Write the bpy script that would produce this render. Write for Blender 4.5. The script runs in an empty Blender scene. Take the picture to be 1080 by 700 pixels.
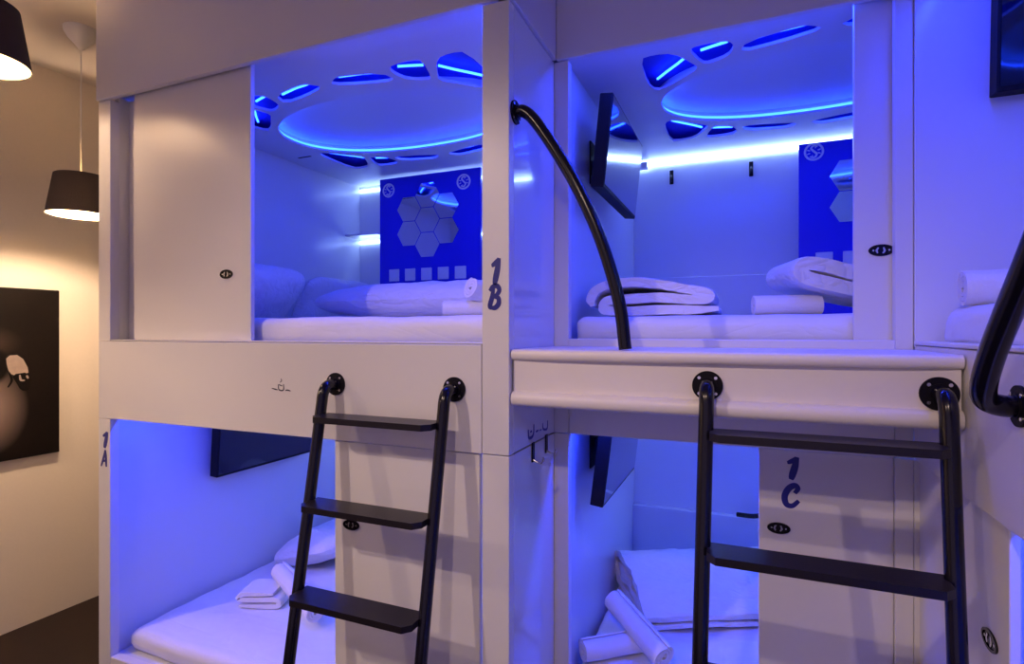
import bpy, bmesh, math, random
from mathutils import Vector, Matrix, noise
random.seed(7)
scene = bpy.context.scene
COL = scene.collection
EYE = 1.8            # camera height; builder z values below are relative to eye level
PI = math.pi

# ------------------------------------------------------------------ camera
YAW = math.atan(245 / 584)
cam_d = bpy.data.cameras.new('camera')
cam_d.sensor_width = 36.0
cam_d.lens = 584 / 1080 * 36.0
cam_d.clip_start = 0.02
cam = bpy.data.objects.new('camera', cam_d)
cam.location = (0, 0, EYE)
cam.rotation_euler = (PI / 2, 0, YAW)
COL.objects.link(cam)
scene.camera = cam

# ------------------------------------------------------------------ world, exposure
world = bpy.data.worlds.new('world')
scene.world = world
world.use_nodes = True
bg = world.node_tree.nodes['Background']
bg.inputs[0].default_value = (0.52, 0.38, 0.64, 1)
bg.inputs[1].default_value = 0.62
vs = scene.view_settings
vs.view_transform = 'Standard'
vs.look = 'None'
vs.exposure = 0.22
vs.gamma = 1.0
vs.use_curve_mapping = False

# light levels
SPOT_W = 100.0        # warm ceiling spotlights of the dormitory
PENDANT_W = 60.0     # warm pendant bulbs
LED_RING = 15.0       # blue ceiling rings
LED_WHITE = 16.0      # pale strips on the pods' rear walls
ADDED_FILL_W = 9.0       # added unseen blue light behind each pod's front header
BLUE = (0.012, 0.040, 1.0)
RING = (0.006, 0.042, 1.0)
PALE = (0.32, 0.50, 1.0)
WARM = (1.0, 0.70, 0.47)

# ------------------------------------------------------------------ materials
def mat(name, col, rough=0.5, metal=0.0, spec=0.5, bump=0.0, bscale=40.0, var=0.0, coat=0.0, trans=0.0):
    m = bpy.data.materials.new(name)
    m.use_nodes = True
    nt = m.node_tree
    b = nt.nodes['Principled BSDF']
    b.inputs['Base Color'].default_value = (*col, 1)
    b.inputs['Roughness'].default_value = rough
    b.inputs['Metallic'].default_value = metal
    b.inputs['Specular IOR Level'].default_value = spec
    b.inputs['Coat Weight'].default_value = coat
    tc = nt.nodes.new('ShaderNodeTexCoord')
    nz = nt.nodes.new('ShaderNodeTexNoise')
    nz.inputs['Scale'].default_value = bscale
    nz.inputs['Detail'].default_value = 4
    nt.links.new(tc.outputs['Object'], nz.inputs['Vector'])
    if var > 0:
        mix = nt.nodes.new('ShaderNodeMixRGB')
        mix.blend_type = 'MULTIPLY'
        mix.inputs[1].default_value = (*col, 1)
        rp = nt.nodes.new('ShaderNodeMapRange')
        rp.inputs[3].default_value = 1 - var
        rp.inputs[4].default_value = 1 + var
        nt.links.new(nz.outputs['Fac'], rp.inputs[0])
        nt.links.new(rp.outputs[0], mix.inputs[2])
        mix.inputs[0].default_value = 1
        nt.links.new(mix.outputs[0], b.inputs['Base Color'])
    if bump > 0:
        bp = nt.nodes.new('ShaderNodeBump')
        bp.inputs['Strength'].default_value = bump
        bp.inputs['Distance'].default_value = 0.004
        nt.links.new(nz.outputs['Fac'], bp.inputs['Height'])
        nt.links.new(bp.outputs[0], b.inputs['Normal'])
    return m

def wrinkle(m, strength, scale):
    nt = m.node_tree
    b = nt.nodes['Principled BSDF']
    tc = nt.nodes.new('ShaderNodeTexCoord')
    mp = nt.nodes.new('ShaderNodeMapping')
    mp.inputs['Scale'].default_value = (3.0, 7.0, 7.0)
    mp.inputs['Rotation'].default_value = (0, 0, 0.6)
    nz = nt.nodes.new('ShaderNodeTexNoise')
    nz.inputs['Scale'].default_value = scale
    nz.inputs['Detail'].default_value = 2
    nz.inputs['Distortion'].default_value = 1.4
    ab = nt.nodes.new('ShaderNodeMath'); ab.operation = 'SUBTRACT'; ab.inputs[1].default_value = 0.5
    ab2 = nt.nodes.new('ShaderNodeMath'); ab2.operation = 'ABSOLUTE'
    pw = nt.nodes.new('ShaderNodeMath'); pw.operation = 'POWER'; pw.inputs[1].default_value = 0.6
    bp = nt.nodes.new('ShaderNodeBump')
    bp.inputs['Strength'].default_value = strength
    bp.inputs['Distance'].default_value = 0.03
    L = nt.links
    L.new(tc.outputs['Object'], mp.inputs[0]); L.new(mp.outputs[0], nz.inputs['Vector']); L.new(nz.outputs['Fac'], ab.inputs[0])
    L.new(ab.outputs[0], ab2.inputs[0]); L.new(ab2.outputs[0], pw.inputs[0]); L.new(pw.outputs[0], bp.inputs['Height'])
    old = b.inputs['Normal'].links[0].from_node
    L.new(old.outputs[0], bp.inputs['Normal'])
    L.new(bp.outputs[0], b.inputs['Normal'])

def emit(name, col, s):
    m = bpy.data.materials.new(name)
    m.use_nodes = True
    b = m.node_tree.nodes['Principled BSDF']
    b.inputs['Base Color'].default_value = (0.8, 0.8, 0.8, 1)
    b.inputs['Emission Color'].default_value = (*col, 1)
    b.inputs['Emission Strength'].default_value = s
    return m

M = dict(
    lam=mat('white_laminate', (0.74, 0.73, 0.72), 0.34, var=0.02, bscale=3),
    inner=mat('gloss_white_panel', (0.74, 0.75, 0.78), 0.22, var=0.02, bscale=3),
    ceil=mat('pod_ceiling_white', (0.74, 0.75, 0.78), 0.38, var=0.02, bscale=3),
    gloss=mat('gloss_side_panel', (0.72, 0.72, 0.74), 0.12, coat=0.4),
    land=mat('painted_wood_white', (0.80, 0.76, 0.72), 0.4, var=0.03, bscale=12),
    black=mat('black_gloss_paint', (0.005, 0.004, 0.010), 0.20, spec=0.35, coat=0.1),
    flange=mat('black_flange_paint', (0.006, 0.005, 0.009), 0.5, spec=0.15),
    tread=mat('dark_tread_plate', (0.012, 0.009, 0.012), 0.34, spec=0.35, bump=0.1, bscale=200),
    steel=mat('bright_screw_steel', (0.8, 0.8, 0.8), 0.25, metal=1.0),
    sheet=mat('white_cotton_sheet', (0.78, 0.78, 0.80), 0.85, bump=0.25, bscale=30, var=0.03),
    flat=mat('fitted_sheet_cotton', (0.78, 0.78, 0.80), 0.85, bump=0.2, bscale=30, var=0.03),
    towel=mat('white_terry_towel', (0.80, 0.79, 0.79), 0.95, bump=0.5, bscale=260, var=0.04),
    seam=mat('dark_seam_thread', (0.05, 0.05, 0.14), 0.8),
    screen=mat('television_glass', (0.006, 0.007, 0.012), 0.07, coat=1.0),
    tvbody=mat('television_plastic', (0.006, 0.006, 0.008), 0.55, spec=0.25),
    navy=mat('navy_vinyl', (0.010, 0.010, 0.22), 0.4),
    dark=mat('dark_vinyl', (0.03, 0.025, 0.05), 0.4),
    panel=mat('royal_blue_board', (0.012, 0.012, 0.62), 0.35),
    cobalt=mat('glow_tinted_backing', (0.02, 0.03, 0.62), 0.6),  # saturated LED glow put into the colour of an added backing plate
    mirror=mat('hexagon_mirror', (0.78, 0.74, 0.72), 0.05, metal=1.0),
    plate=mat('white_switch_plate', (0.8, 0.8, 0.8), 0.3),
    pull=mat('dark_pull_metal', (0.015, 0.014, 0.018), 0.25, metal=0.6),
    wall=mat('cream_wall_paint', (0.76, 0.68, 0.58), 0.8, bump=0.12, bscale=60, var=0.03),
    roomceil=mat('room_ceiling_paint', (0.66, 0.60, 0.55), 0.85, bump=0.1, bscale=60),
    floor=mat('dark_brown_floor', (0.012, 0.005, 0.005), 0.55, spec=0.3, var=0.2, bscale=20),
    shade=mat('brown_woven_shade', (0.040, 0.026, 0.022), 0.9, bump=0.6, bscale=300, var=0.25),
    shadein=mat('cream_shade_lining', (0.85, 0.72, 0.45), 0.8),
    white=mat('white_plastic', (0.78, 0.77, 0.75), 0.4),
    led=emit('blue_led_strip', RING, LED_RING),
    wled=emit('pale_led_strip', PALE, LED_WHITE),
    cove=emit('blue_cove_strip', RING, 19.0),
    wled_dim=emit('pale_led_strip_dim', PALE, LED_WHITE * .55),
    bulb=emit('warm_bulb_glass', (1.0, 0.72, 0.36), 9.0),
)

wrinkle(M['sheet'], .4, 1.6)
wrinkle(M['flat'], .14, .7)

# ------------------------------------------------------------------ mesh helpers
WLOC = {}

def thing(name, label, cat, loc, group=None, kind=None):
    o = bpy.data.objects.new(name, None)
    o.empty_display_size = 0.1
    COL.objects.link(o)
    w = Vector((loc[0], loc[1], loc[2] + EYE))
    o.location = w
    WLOC[o] = w
    o['label'] = label
    o['category'] = cat
    if group: o['group'] = group
    if kind: o['kind'] = kind
    return o

def tag(o, label, cat, group=None, kind=None):
    o['label'] = label
    o['category'] = cat
    if group: o['group'] = group
    if kind: o['kind'] = kind
    return o

def mk(name, vf, m, parent=None, smooth=False, label=None):
    V, F = vf
    xs = [v[0] for v in V]; ys = [v[1] for v in V]; zs = [v[2] for v in V]
    org = Vector(((min(xs) + max(xs)) / 2, (min(ys) + max(ys)) / 2, min(zs)))
    me = bpy.data.meshes.new(name)
    me.from_pydata([(v[0] - org.x, v[1] - org.y, v[2] - org.z) for v in V], [], F)
    me.materials.append(m)
    if smooth:
        me.polygons.foreach_set('use_smooth', [True] * len(me.polygons))
        me.set_sharp_from_angle(angle=math.radians(50))
    me.update()
    return place(name, me, org, parent, label)

def place(name, me, org, parent=None, label=None):
    o = bpy.data.objects.new(name, me)
    COL.objects.link(o)
    w = Vector((org[0], org[1], org[2] + EYE))
    WLOC[o] = w
    if parent is not None:
        o.parent = parent
        o.location = w - WLOC[parent]
    else:
        o.location = w
    if label: o['label'] = label
    return o

def bm_vf(bm):
    bm.verts.index_update()
    r = ([tuple(v.co) for v in bm.verts], [[v.index for v in f.verts] for f in bm.faces])
    bm.free()
    return r

def box(x0, x1, y0, y1, z0, z1, bev=0.0015, seg=1):
    bm = bmesh.new()
    bmesh.ops.create_cube(bm, size=1)
    for v in bm.verts:
        v.co = Vector((x0 + (v.co.x + .5) * (x1 - x0), y0 + (v.co.y + .5) * (y1 - y0), z0 + (v.co.z + .5) * (z1 - z0)))
    if bev > 0:
        bev = min(bev, 0.45 * min(x1 - x0, y1 - y0, z1 - z0))
        bmesh.ops.bevel(bm, geom=list(bm.edges), offset=bev, segments=seg, profile=0.5, affect='EDGES')
    return bm_vf(bm)

def join(*vfs):
    V, F = [], []
    for v, f in vfs:
        n = len(V)
        V += list(v)
        F += [[i + n for i in q] for q in f]
    return V, F

def xf(vf, mtx):
    return [tuple(mtx @ Vector(v)) for v in vf[0]], vf[1]

def catmull(P, n=8):
    P = [Vector(p) for p in P]
    Q = [P[0] * 2 - P[1]] + P + [P[-1] * 2 - P[-2]]
    out = []
    for i in range(1, len(Q) - 2):
        a, b, c, d = Q[i - 1:i + 3]
        for k in range(n):
            t = k / n
            out.append(0.5 * ((2 * b) + (c - a) * t + (2 * a - 5 * b + 4 * c - d) * t * t + (3 * b - a - 3 * c + d) * t ** 3))
    out.append(P[-1].copy())
    return out

def tube(P, r, n=16, cap=True):
    P = [Vector(p) for p in P]
    V, F = [], []
    up = None
    for i, p in enumerate(P):
        t = (P[min(i + 1, len(P) - 1)] - P[max(i - 1, 0)]).normalized()
        if up is None:
            up = Vector((0, 0, 1)) if abs(t.z) < 0.9 else Vector((0, 1, 0))
        a = (up - t * up.dot(t)).normalized()
        up = a
        b = t.cross(a)
        for k in range(n):
            g = 2 * PI * k / n
            V.append(tuple(p + a * (math.cos(g) * r) + b * (math.sin(g) * r)))
    for i in range(len(P) - 1):
        for k in range(n):
            F.append([i * n + k, i * n + (k + 1) % n, (i + 1) * n + (k + 1) % n, (i + 1) * n + k])
    if cap:
        F.append(list(range(n))[::-1])
        F.append([(len(P) - 1) * n + k for k in range(n)])
    return V, F

def lathe(prof, n=40):
    """profile of (radius, z) turned about the z axis"""
    V, F = [], []
    for r, z in prof:
        for k in range(n):
            g = 2 * PI * k / n
            V.append((r * math.cos(g), r * math.sin(g), z))
    for i in range(len(prof) - 1):
        for k in range(n):
            F.append([i * n + k, i * n + (k + 1) % n, (i + 1) * n + (k + 1) % n, (i + 1) * n + k])
    return V, F

def prism(poly, h, frame):
    """2D polygon extruded by h; frame = (origin, u, v, normal)"""
    o, u, v, w = [Vector(q) for q in frame]
    n = len(poly)
    V = [tuple(o + u * a + v * b) for a, b in poly] + [tuple(o + u * a + v * b + w * h) for a, b in poly]
    F = [list(range(n))[::-1], [n + i for i in range(n)]]
    F += [[i, (i + 1) % n, n + (i + 1) % n, n + i] for i in range(n)]
    return V, F

def ngon(cx, cy, rx, ry, n, a0=0.0):
    return [(cx + rx * math.cos(a0 + 2 * PI * k / n), cy + ry * math.sin(a0 + 2 * PI * k / n)) for k in range(n)]

def ringprism(outer, inner, h, frame):
    o, u, v, w = [Vector(q) for q in frame]
    n = len(outer)
    V = []
    for hh in (0, h):
        for L in (outer, inner):
            V += [tuple(o + u * a + v * b + w * hh) for a, b in L]
    F = []
    for i in range(n):
        j = (i + 1) % n
        F += [[2 * n + i, 2 * n + j, 3 * n + j, 3 * n + i], [i, n + i, n + j, j],
              [i, j, 2 * n + j, 2 * n + i], [n + i, 3 * n + i, 3 * n + j, n + j]]
    return V, F

def stroke(pts, w, h, frame, n=6):
    """a painted-looking letter stroke: ribbon of varying width, extruded by h"""
    P = catmull([Vector((p[0], p[1], 0)) for p in pts], n)
    m = len(P)
    L, R = [], []
    for i, p in enumerate(P):
        t = (P[min(i + 1, m - 1)] - P[max(i - 1, 0)])
        t = t.normalized() if t.length > 1e-9 else Vector((1, 0, 0))
        nn = Vector((-t.y, t.x, 0))
        s = i / (m - 1)
        ww = w * (0.62 + 0.38 * math.sin(PI * min(1, max(0, s)))) / 2
        L.append(p + nn * ww); R.append(p - nn * ww)
    o, u, v, q = [Vector(k) for k in frame]
    V, F = [], []
    for hh in (0, h):
        for p in L + R:
            V.append(tuple(o + u * p.x + v * p.y + q * hh))
    for i in range(m - 1):
        F.append([i, i + 1, m + i + 1, m + i][::-1])
        F.append([2 * m + i, 2 * m + i + 1, 3 * m + i + 1, 3 * m + i])
        F.append([i, 2 * m + i, 2 * m + i + 1, i + 1][::-1])
        F.append([m + i, m + i + 1, 3 * m + i + 1, 3 * m + i][::-1])
    F.append([0, m, 3 * m, 2 * m]); F.append([m - 1, 2 * m - 1, 4 * m - 1, 3 * m - 1])
    return V, F

GLYPH = {  # unit box: height 1, slanted script
    '1': [([(0.10, 0.72), (0.28, 0.80), (0.50, 0.97)], .20), ([(0.52, 1.0), (0.44, 0.6), (0.32, 0.2), (0.26, 0.0)], .32)],
    'B': [([(0.30, 0.90), (0.22, 0.5), (0.10, 0.12), (0.22, 0.03)], .26),
          ([(0.08, 0.78), (0.24, 0.95), (0.50, 0.98), (0.62, 0.80), (0.48, 0.60), (0.30, 0.52)], .23),
          ([(0.32, 0.53), (0.56, 0.46), (0.58, 0.22), (0.40, 0.05), (0.18, 0.04)], .25)],
    'A': [([(0.45, 1.0), (0.30, 0.6), (0.12, 0.2), (0.0, 0.0)], .18), ([(0.45, 1.0), (0.52, 0.6), (0.58, 0.0)], .22),
          ([(0.14, 0.34), (0.56, 0.36)], .14)],
    'C': [([(0.52, 0.62), (0.64, 0.84), (0.52, 0.97), (0.28, 0.82), (0.11, 0.45), (0.18, 0.10), (0.42, 0.05), (0.68, 0.30)], .27)],
}

def glyph(ch, ox, oz, y, hgt, wid, parent, m, axis='x'):
    fr = ((ox, y, oz), (wid, 0, 0), (0, 0, hgt), (0, -1, 0))
    parts = [stroke(p, w, 0.0010 + 0.0003 * i, fr) for i, (p, w) in enumerate(GLYPH[ch])]
    return mk('digit' if ch.isdigit() else 'letter', join(*parts), m, parent)

# soft goods -------------------------------------------------------
def fbm(p, s):
    return noise.fractal(Vector(p) * s, 0.9, 2.1, 4)

def pillow_vf(L, W, H, seed=0, wr=0.012):
    """a stuffed pillow lying flat, centre at origin, L along x, W along y, H thick"""
    n = 30
    V, F = [], []
    off = Vector((seed * 3.1, seed * 1.7, seed * 0.9))
    for side in (1, -1):
        for i in range(n + 1):
            for j in range(n + 1):
                a = -1 + 2 * i / n; b = -1 + 2 * j / n
                a = math.copysign(abs(a) ** 0.8, a); b = math.copysign(abs(b) ** 0.8, b)
                pinch = 1 - 0.06 * (1 - abs(b) ** 2) * 0 - 0.05 * (a * a) * (1 - b * b) * 0
                h = ((1 - abs(a) ** 2.6) * (1 - abs(b) ** 2.6)) ** 0.5
                sx = 1 - 0.07 * (1 - b * b) * abs(a) ** 6
                sy = 1 - 0.07 * (1 - a * a) * abs(b) ** 6
                ra, rb = math.sqrt(1 - .30 * b ** 6), math.sqrt(1 - .30 * a ** 6)
                p = Vector((a * ra * L / 2 * sx, b * rb * W / 2 * sy, side * h * H / 2))
                d = fbm(p + off, 9) * wr * h
                rad = math.sin(10 * (a * b) + 3 * a) * wr * 0.35 * h
                p.z += side * (d + rad)
                V.append(tuple(p))
    N = (n + 1) ** 2
    for s in (0, 1):
        for i in range(n):
            for j in range(n):
                q = [s * N + i * (n + 1) + j, s * N + (i + 1) * (n + 1) + j, s * N + (i + 1) * (n + 1) + j + 1, s * N + i * (n + 1) + j + 1]
                F.append(q if s == 0 else q[::-1])
    return V, F

def sheetbox(x0, x1, y0, y1, z0, z1, r=0.035, wr=0.004, seed=0):
    """mattress with rounded edges and slightly wrinkled sheet"""
    bm = bmesh.new()
    bmesh.ops.create_cube(bm, size=1)
    for v in bm.verts:
        v.co = Vector((x0 + (v.co.x + .5) * (x1 - x0), y0 + (v.co.y + .5) * (y1 - y0), z0 + (v.co.z + .5) * (z1 - z0)))
    bmesh.ops.bevel(bm, geom=list(bm.edges), offset=r, segments=4, profile=0.5, affect='EDGES')
    bmesh.ops.subdivide_edges(bm, edges=[e for e in bm.edges if e.calc_length() > 0.5], cuts=40, use_grid_fill=True)
    bmesh.ops.triangulate(bm, faces=[f for f in bm.faces if len(f.verts) > 4])
    bm.normal_update()
    for v in bm.verts:
        if v.co.z > z0 + 0.012:
            q = v.co + Vector((seed * 5.0, 0, 0))
            v.co += v.normal * (wr * (noise.noise(Vector((q.x * 3, q.y * 9, q.z * 22))) + 0.6 * noise.noise(Vector((q.x * 8, q.y * 8, q.z * 40)))))
    return bm_vf(bm)

def ribbon(path, th, width, wr=0.004, seed=0, nw=14, step=0.012):
    """thick cloth following a 2D path in x-z, width along y; folded or rolled textiles"""
    P = catmull([Vector((p[0], 0, p[1])) for p in path], 6)
    m = len(P)
    outer, inner = [], []
    for i, p in enumerate(P):
        t = (P[min(i + 1, m - 1)] - P[max(i - 1, 0)]).normalized()
        nn = Vector((-t.z, 0, t.x))
        k = min(i, m - 1 - i)
        tt = th * (0.45 + 0.55 * math.sin(PI / 2 * min(1, k / 6)))
        outer.append(p + nn * tt / 2); inner.append(p - nn * tt / 2)
    loop = outer + inner[::-1]
    n = len(loop)
    V, F = [], []
    off = Vector((seed * 2.3, seed, seed * 4.1))
    for k in range(nw + 1):
        s = k / nw
        y = (s - .5) * width
        e = 1 - 0.15 * (max(0, abs(s - .5) * 2 - 0.8) / 0.2) ** 2
        for q, p in enumerate(loop):
            mid = (outer + inner[::-1])[n - 1 - q]
            c = (p + mid) / 2
            pp = c + (p - c) * e
            d = fbm(Vector((pp.x, y, pp.z)) + off, 7) * wr
            V.append((pp.x + d, y + 0.6 * d, pp.z + d * 0.8))
    for k in range(nw):
        for q in range(n):
            F.append([k * n + q, k * n + (q + 1) % n, (k + 1) * n + (q + 1) % n, (k + 1) * n + q])
    for base, rev in ((0, False), (nw * n, True)):
        for i in range(m - 1):
            q = [base + i, base + i + 1, base + n - 2 - i, base + n - 1 - i]
            F.append(q[::-1] if not rev else q)
    return V, F

def spiral(r0, r1, turns, n=44):
    return [((r0 + (r1 - r0) * k / n) * math.cos(2 * PI * turns * k / n), (r0 + (r1 - r0) * k / n) * math.sin(2 * PI * turns * k / n)) for k in range(n + 1)]

def roll_vf(r, length, seed=0):
    turns = 3.2
    th = (r * 0.86) / turns * 0.84
    vf = ribbon(spiral(r * 0.14, r - th / 2, turns, 40), th, length, wr=0.0025, seed=seed, nw=12)
    return xf(vf, Matrix.Rotation(PI / 2, 4, 'Z'))          # axis along x

def curve_plate(outer, holes, th):
    """flat plate with cut-outs (z from 0 to th)"""
    cu = bpy.data.curves.new('tmp', 'CURVE')
    cu.dimensions = '2D'
    cu.fill_mode = 'BOTH'
    for L in [outer] + holes:
        sp = cu.splines.new('POLY')
        sp.points.add(len(L) - 1)
        for p, q in zip(sp.points, L):
            p.co = (q[0], q[1], 0, 1)
        sp.use_cyclic_u = True
    cu.extrude = th / 2
    ob = bpy.data.objects.new('tmp', cu)
    COL.objects.link(ob)
    dg = bpy.context.evaluated_depsgraph_get()
    me = bpy.data.meshes.new_from_object(ob.evaluated_get(dg))
    V = [(v.co.x, v.co.y, v.co.z + th / 2) for v in me.vertices]
    F = [list(p.vertices) for p in me.polygons]
    bpy.data.objects.remove(ob)
    bpy.data.curves.remove(cu)
    bpy.data.meshes.remove(me)
    return V, F

def chaikin(L, n=2):
    for _ in range(n):
        o = []
        for i in range(len(L)):
            a, b = L[i], L[(i + 1) % len(L)]
            o += [(a[0] * .75 + b[0] * .25, a[1] * .75 + b[1] * .25), (a[0] * .25 + b[0] * .75, a[1] * .25 + b[1] * .75)]
        L = o
    return L

def aim(o, d):
    o.rotation_euler = Vector(d).to_track_quat('-Z', 'Y').to_euler()

def area_strip(name, loc, d, sx, sy, power, col):
    l = bpy.data.lights.new(name, 'AREA')
    l.shape = 'RECTANGLE'
    l.size = sx; l.size_y = sy
    l.energy = power
    l.color = col
    o = bpy.data.objects.new(name, l)
    o.location = (loc[0], loc[1], loc[2] + EYE)
    o.rotation_euler = d
    COL.objects.link(o)
    return o

# ------------------------------------------------------------------ large dimensions
FY = 1.62            # front plane of pods 1A and 1B
AY = 2.076           # front plane of pods 1C and 1D (set back)
XL = -2.75           # left end of the left block
XS = -0.69           # side wall between left block and the set-back bay
XR = 0.487           # front plane of the pods on the right, facing left
ZT, ZS = 1.062, -0.04        # upper openings: top and sill
LT, LS = -0.396, -1.48       # lower openings: top and sill
ZC, LC = 1.10, -0.315        # pod ceilings
ZF, LF = -0.055, -1.495      # pod floors
RC = 1.665           # room ceiling
FL = -EYE

# ------------------------------------------------------------------ room shell
def struct(name, vf, m, label):
    o = mk(name, vf, m)
    o['kind'] = 'structure'
    o['label'] = label
    return o
struct('floor', box(-4.2, 3.0, -3.4, 5.1, FL - 0.1, FL, 0), M['floor'], 'very dark brown floor of the dormitory')
struct('ceiling', box(-4.2, 3.0, -3.4, 5.1, RC, RC + 0.1, 0), M['roomceil'], 'plain cream room ceiling above the pods')
struct('wall_left', box(-4.2, -4.07, -3.4, 5.1, FL, RC, 0), M['wall'], 'cream painted wall with the dark picture')
struct('wall_back', box(-4.07, 3.0, 5.0, 5.1, FL, RC, 0), M['wall'], 'cream wall at the far end of the passage')
struct('wall_right', box(2.9, 3.0, -3.4, 5.0, FL, RC, 0), M['wall'], 'cream wall behind the pods on the right')

# ------------------------------------------------------------------ pod building blocks
def sgn4(L):
    return [[(x * sx, y * sy) for x, y in L][::(1 if sx * sy > 0 else -1)] for sx in (1, -1) for sy in (1, -1)]

BIG = [(-.68, -.52), (-.62, -.535), (-.55, -.515), (-.49, -.41), (-.465, -.35), (-.52, -.30), (-.60, -.22), (-.66, -.19), (-.685, -.27)]
SMALL = [(-.49, -.52), (-.46, -.54), (-.36, -.54), (-.33, -.51), (-.33, -.46), (-.35, -.41), (-.42, -.375), (-.45, -.385)]
LONG = [(-.305, -.42), (-.285, -.50), (-.11, -.54), (-.07, -.535), (-.02, -.49), (-.16, -.445)]

def pod_ceiling(pod, cx, cy, x0, x1, y0, y1, zc, sc=1.0, swap=False):
    """pod ceiling with an oval recess, cut-outs round it and blue light strips above them"""
    def T(L):
        return [((y if swap else x) * sc + cx, (x if swap else y) * sc + cy) for x, y in L]
    holes = []
    for base in (BIG, SMALL, LONG):
        for L in sgn4(base):
            holes.append(T(chaikin(L, 1)))
    oval = [(0.66 * math.copysign(abs(math.cos(a)) ** .92, math.cos(a)), 0.365 * math.copysign(abs(math.sin(a)) ** .92, math.sin(a)))
            for a in [2 * PI * k / 96 for k in range(96)]]
    ov = T(oval)
    V, F = curve_plate([(x0, y0), (x1, y0), (x1, y1), (x0, y1)], holes + [ov], 0.012)
    c = mk('ceiling_panel', ([(a, b, z + zc) for a, b, z in V], F), M['ceil'], pod)
    hh = 0.048
    fr = ((0, 0, zc + 0.012), (1, 0, 0), (0, 1, 0), (0, 0, 1))
    grow = lambda L, g: [(cx + (x - cx) * (1 + g), cy + (y - cy) * (1 + g)) for x, y in L]
    mk('oval_rim', ringprism(grow(ov, 0.036), grow(ov, 0.03), hh - 0.012, fr), M['ceil'], c)
    led = mk('oval_light_strip', ringprism(grow(ov, 0.0295), grow(ov, 0.012), 0.010, ((0, 0, zc + 0.016), (1, 0, 0), (0, 1, 0), (0, 0, 1))), M['led'], c)
    for sx in (1, -1):
        for sy in (1, -1):
            for path in ([(-.645, -.262), (-.60, -.315), (-.545, -.375), (-.505, -.425)], [(-.45, -.452), (-.40, -.468), (-.35, -.482)], [(-.28, -.462), (-.18, -.487), (-.07, -.502)]):
                q = T([(x * sx, y * sy) for x, y in path])
                mk('cove_light_strip', tube([(a, b, zc + .024) for a, b in q], .0055, 8), M['cove'], c)
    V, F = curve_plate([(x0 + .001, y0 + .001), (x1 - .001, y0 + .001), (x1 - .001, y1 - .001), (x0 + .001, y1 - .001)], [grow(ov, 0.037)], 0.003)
    mk('glow_backing', ([(a, b, z + zc + hh - .004) for a, b, z in V], F), M['cobalt'], c, label='added backing above the cut-outs, coloured like the blue LED glow')
    mk('ceiling_backing', box(x0, x1, y0, y1, zc + hh, zc + hh + 0.012, 0), M['ceil'], pod)
    return c

def finger_pull(door, x, y, z, ax='x', s=1.0):
    """dark oval recessed pull set into a sliding door"""
    if ax == 'x': fr = lambda d: ((x, y - d, z), (s, 0, 0), (0, 0, s), (0, -1, 0))
    else: fr = lambda d: ((x - d, y, z), (0, -s, 0), (0, 0, s), (-1, 0, 0))
    o = ngon(0, 0, .036, .019, 32)
    i = ngon(0, 0, .030, .0135, 32)
    ring = ringprism(o, i, 0.004, fr(0))
    cup = prism(i, 0.0012, fr(0))
    p = mk('finger_pull', join(ring, cup), M['pull'], door)
    return p, fr

def pull_bits(door, x, y, z, ax='x', s=1.0):
    p, fr = finger_pull(door, x, y, z, ax, s)
    bits = [prism(ngon(-.022, 0, .003, .003, 10), .0028, fr(0)), prism(ngon(.022, 0, .003, .003, 10), .0028, fr(0)),
            stroke([(-.010, -.009), (-.013, 0), (-.008, .009)], .006, .003, fr(0)),
            stroke([(.004, -.010), (.009, -.002), (.006, .009)], .006, .003, fr(0))]
    o = bpy.data.objects.new('pull_latch', None)
    bpy.data.objects.remove(o)
    q = mk('pull_latch', join(*bits), M['steel'], door)
    q['label'] = 'bright latch inside the dark pull'
    return p

def control_panel(pod, x0, y, z0, z1, w, rows=1):
    """royal blue board with mirror hexagons, emblems and switch plates"""
    b = mk('control_panel', box(x0, x0 + w, y, y + 0.02, z0, z1, 0.001), M['panel'], pod, label='royal blue board with hexagon mirrors')
    cx, cz = x0 + 0.395, 0.772
    r = 0.096
    hexm = None
    R = 0.0988
    for dx, dz in [(0, 0), (0, 2), (0, -2), (1.5, 1), (1.5, -1), (-1.5, 1), (-1.5, -1)]:
        hx, hz = cx + dx * R, cz + dz * R * .866
        if hexm is None:
            o = mk('hexagon_mirror', prism(ngon(hx, hz, r, r, 6), 0.004, ((0, y, 0), (1, 0, 0), (0, 0, 1), (0, -1, 0))), M['mirror'], b)
            hexm = (o, Vector((hx, hz, 0)))
        else:
            o = bpy.data.objects.new('hexagon_mirror', hexm[0].data)
            COL.objects.link(o)
            o.parent = b
            o.location = hexm[0].location + Vector((hx - hexm[1].x, 0, hz - hexm[1].y))
    for ex, rr in ((x0 + .075, .05), (x0 + .675, .052)):
        fr = ((ex, y, 1.005), (1, 0, 0), (0, 0, 1), (0, -1, 0))
        vf = [ringprism(ngon(0, 0, rr, rr, 40), ngon(0, 0, rr * .78, rr * .78, 40), .002, fr)]
        vf.append(stroke([(.018, .028), (0, .034), (-.014, .02), (0, .002), (.014, -.014), (.002, -.032), (-.02, -.026)], .011, .002, fr))
        for a in (0.35, -0.35, 2.8, -2.8, 1.25, -1.9):
            vf.append(stroke([(.020 * math.cos(a), .020 * math.sin(a)), (.036 * math.cos(a), .036 * math.sin(a))], .006, .002, fr))
        mk('round_emblem', join(*vf), M['plate'], b)
    for row in range(rows):
        for k in range(5):
            px = x0 + 0.125 + k * 0.132
            pz = 0.40 - row * 0.125
            f = mk('switch_plate', box(px - .042, px + .042, y - .008, y, pz - .042, pz + .042, .003), M['plate'], b)
    return b

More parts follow.
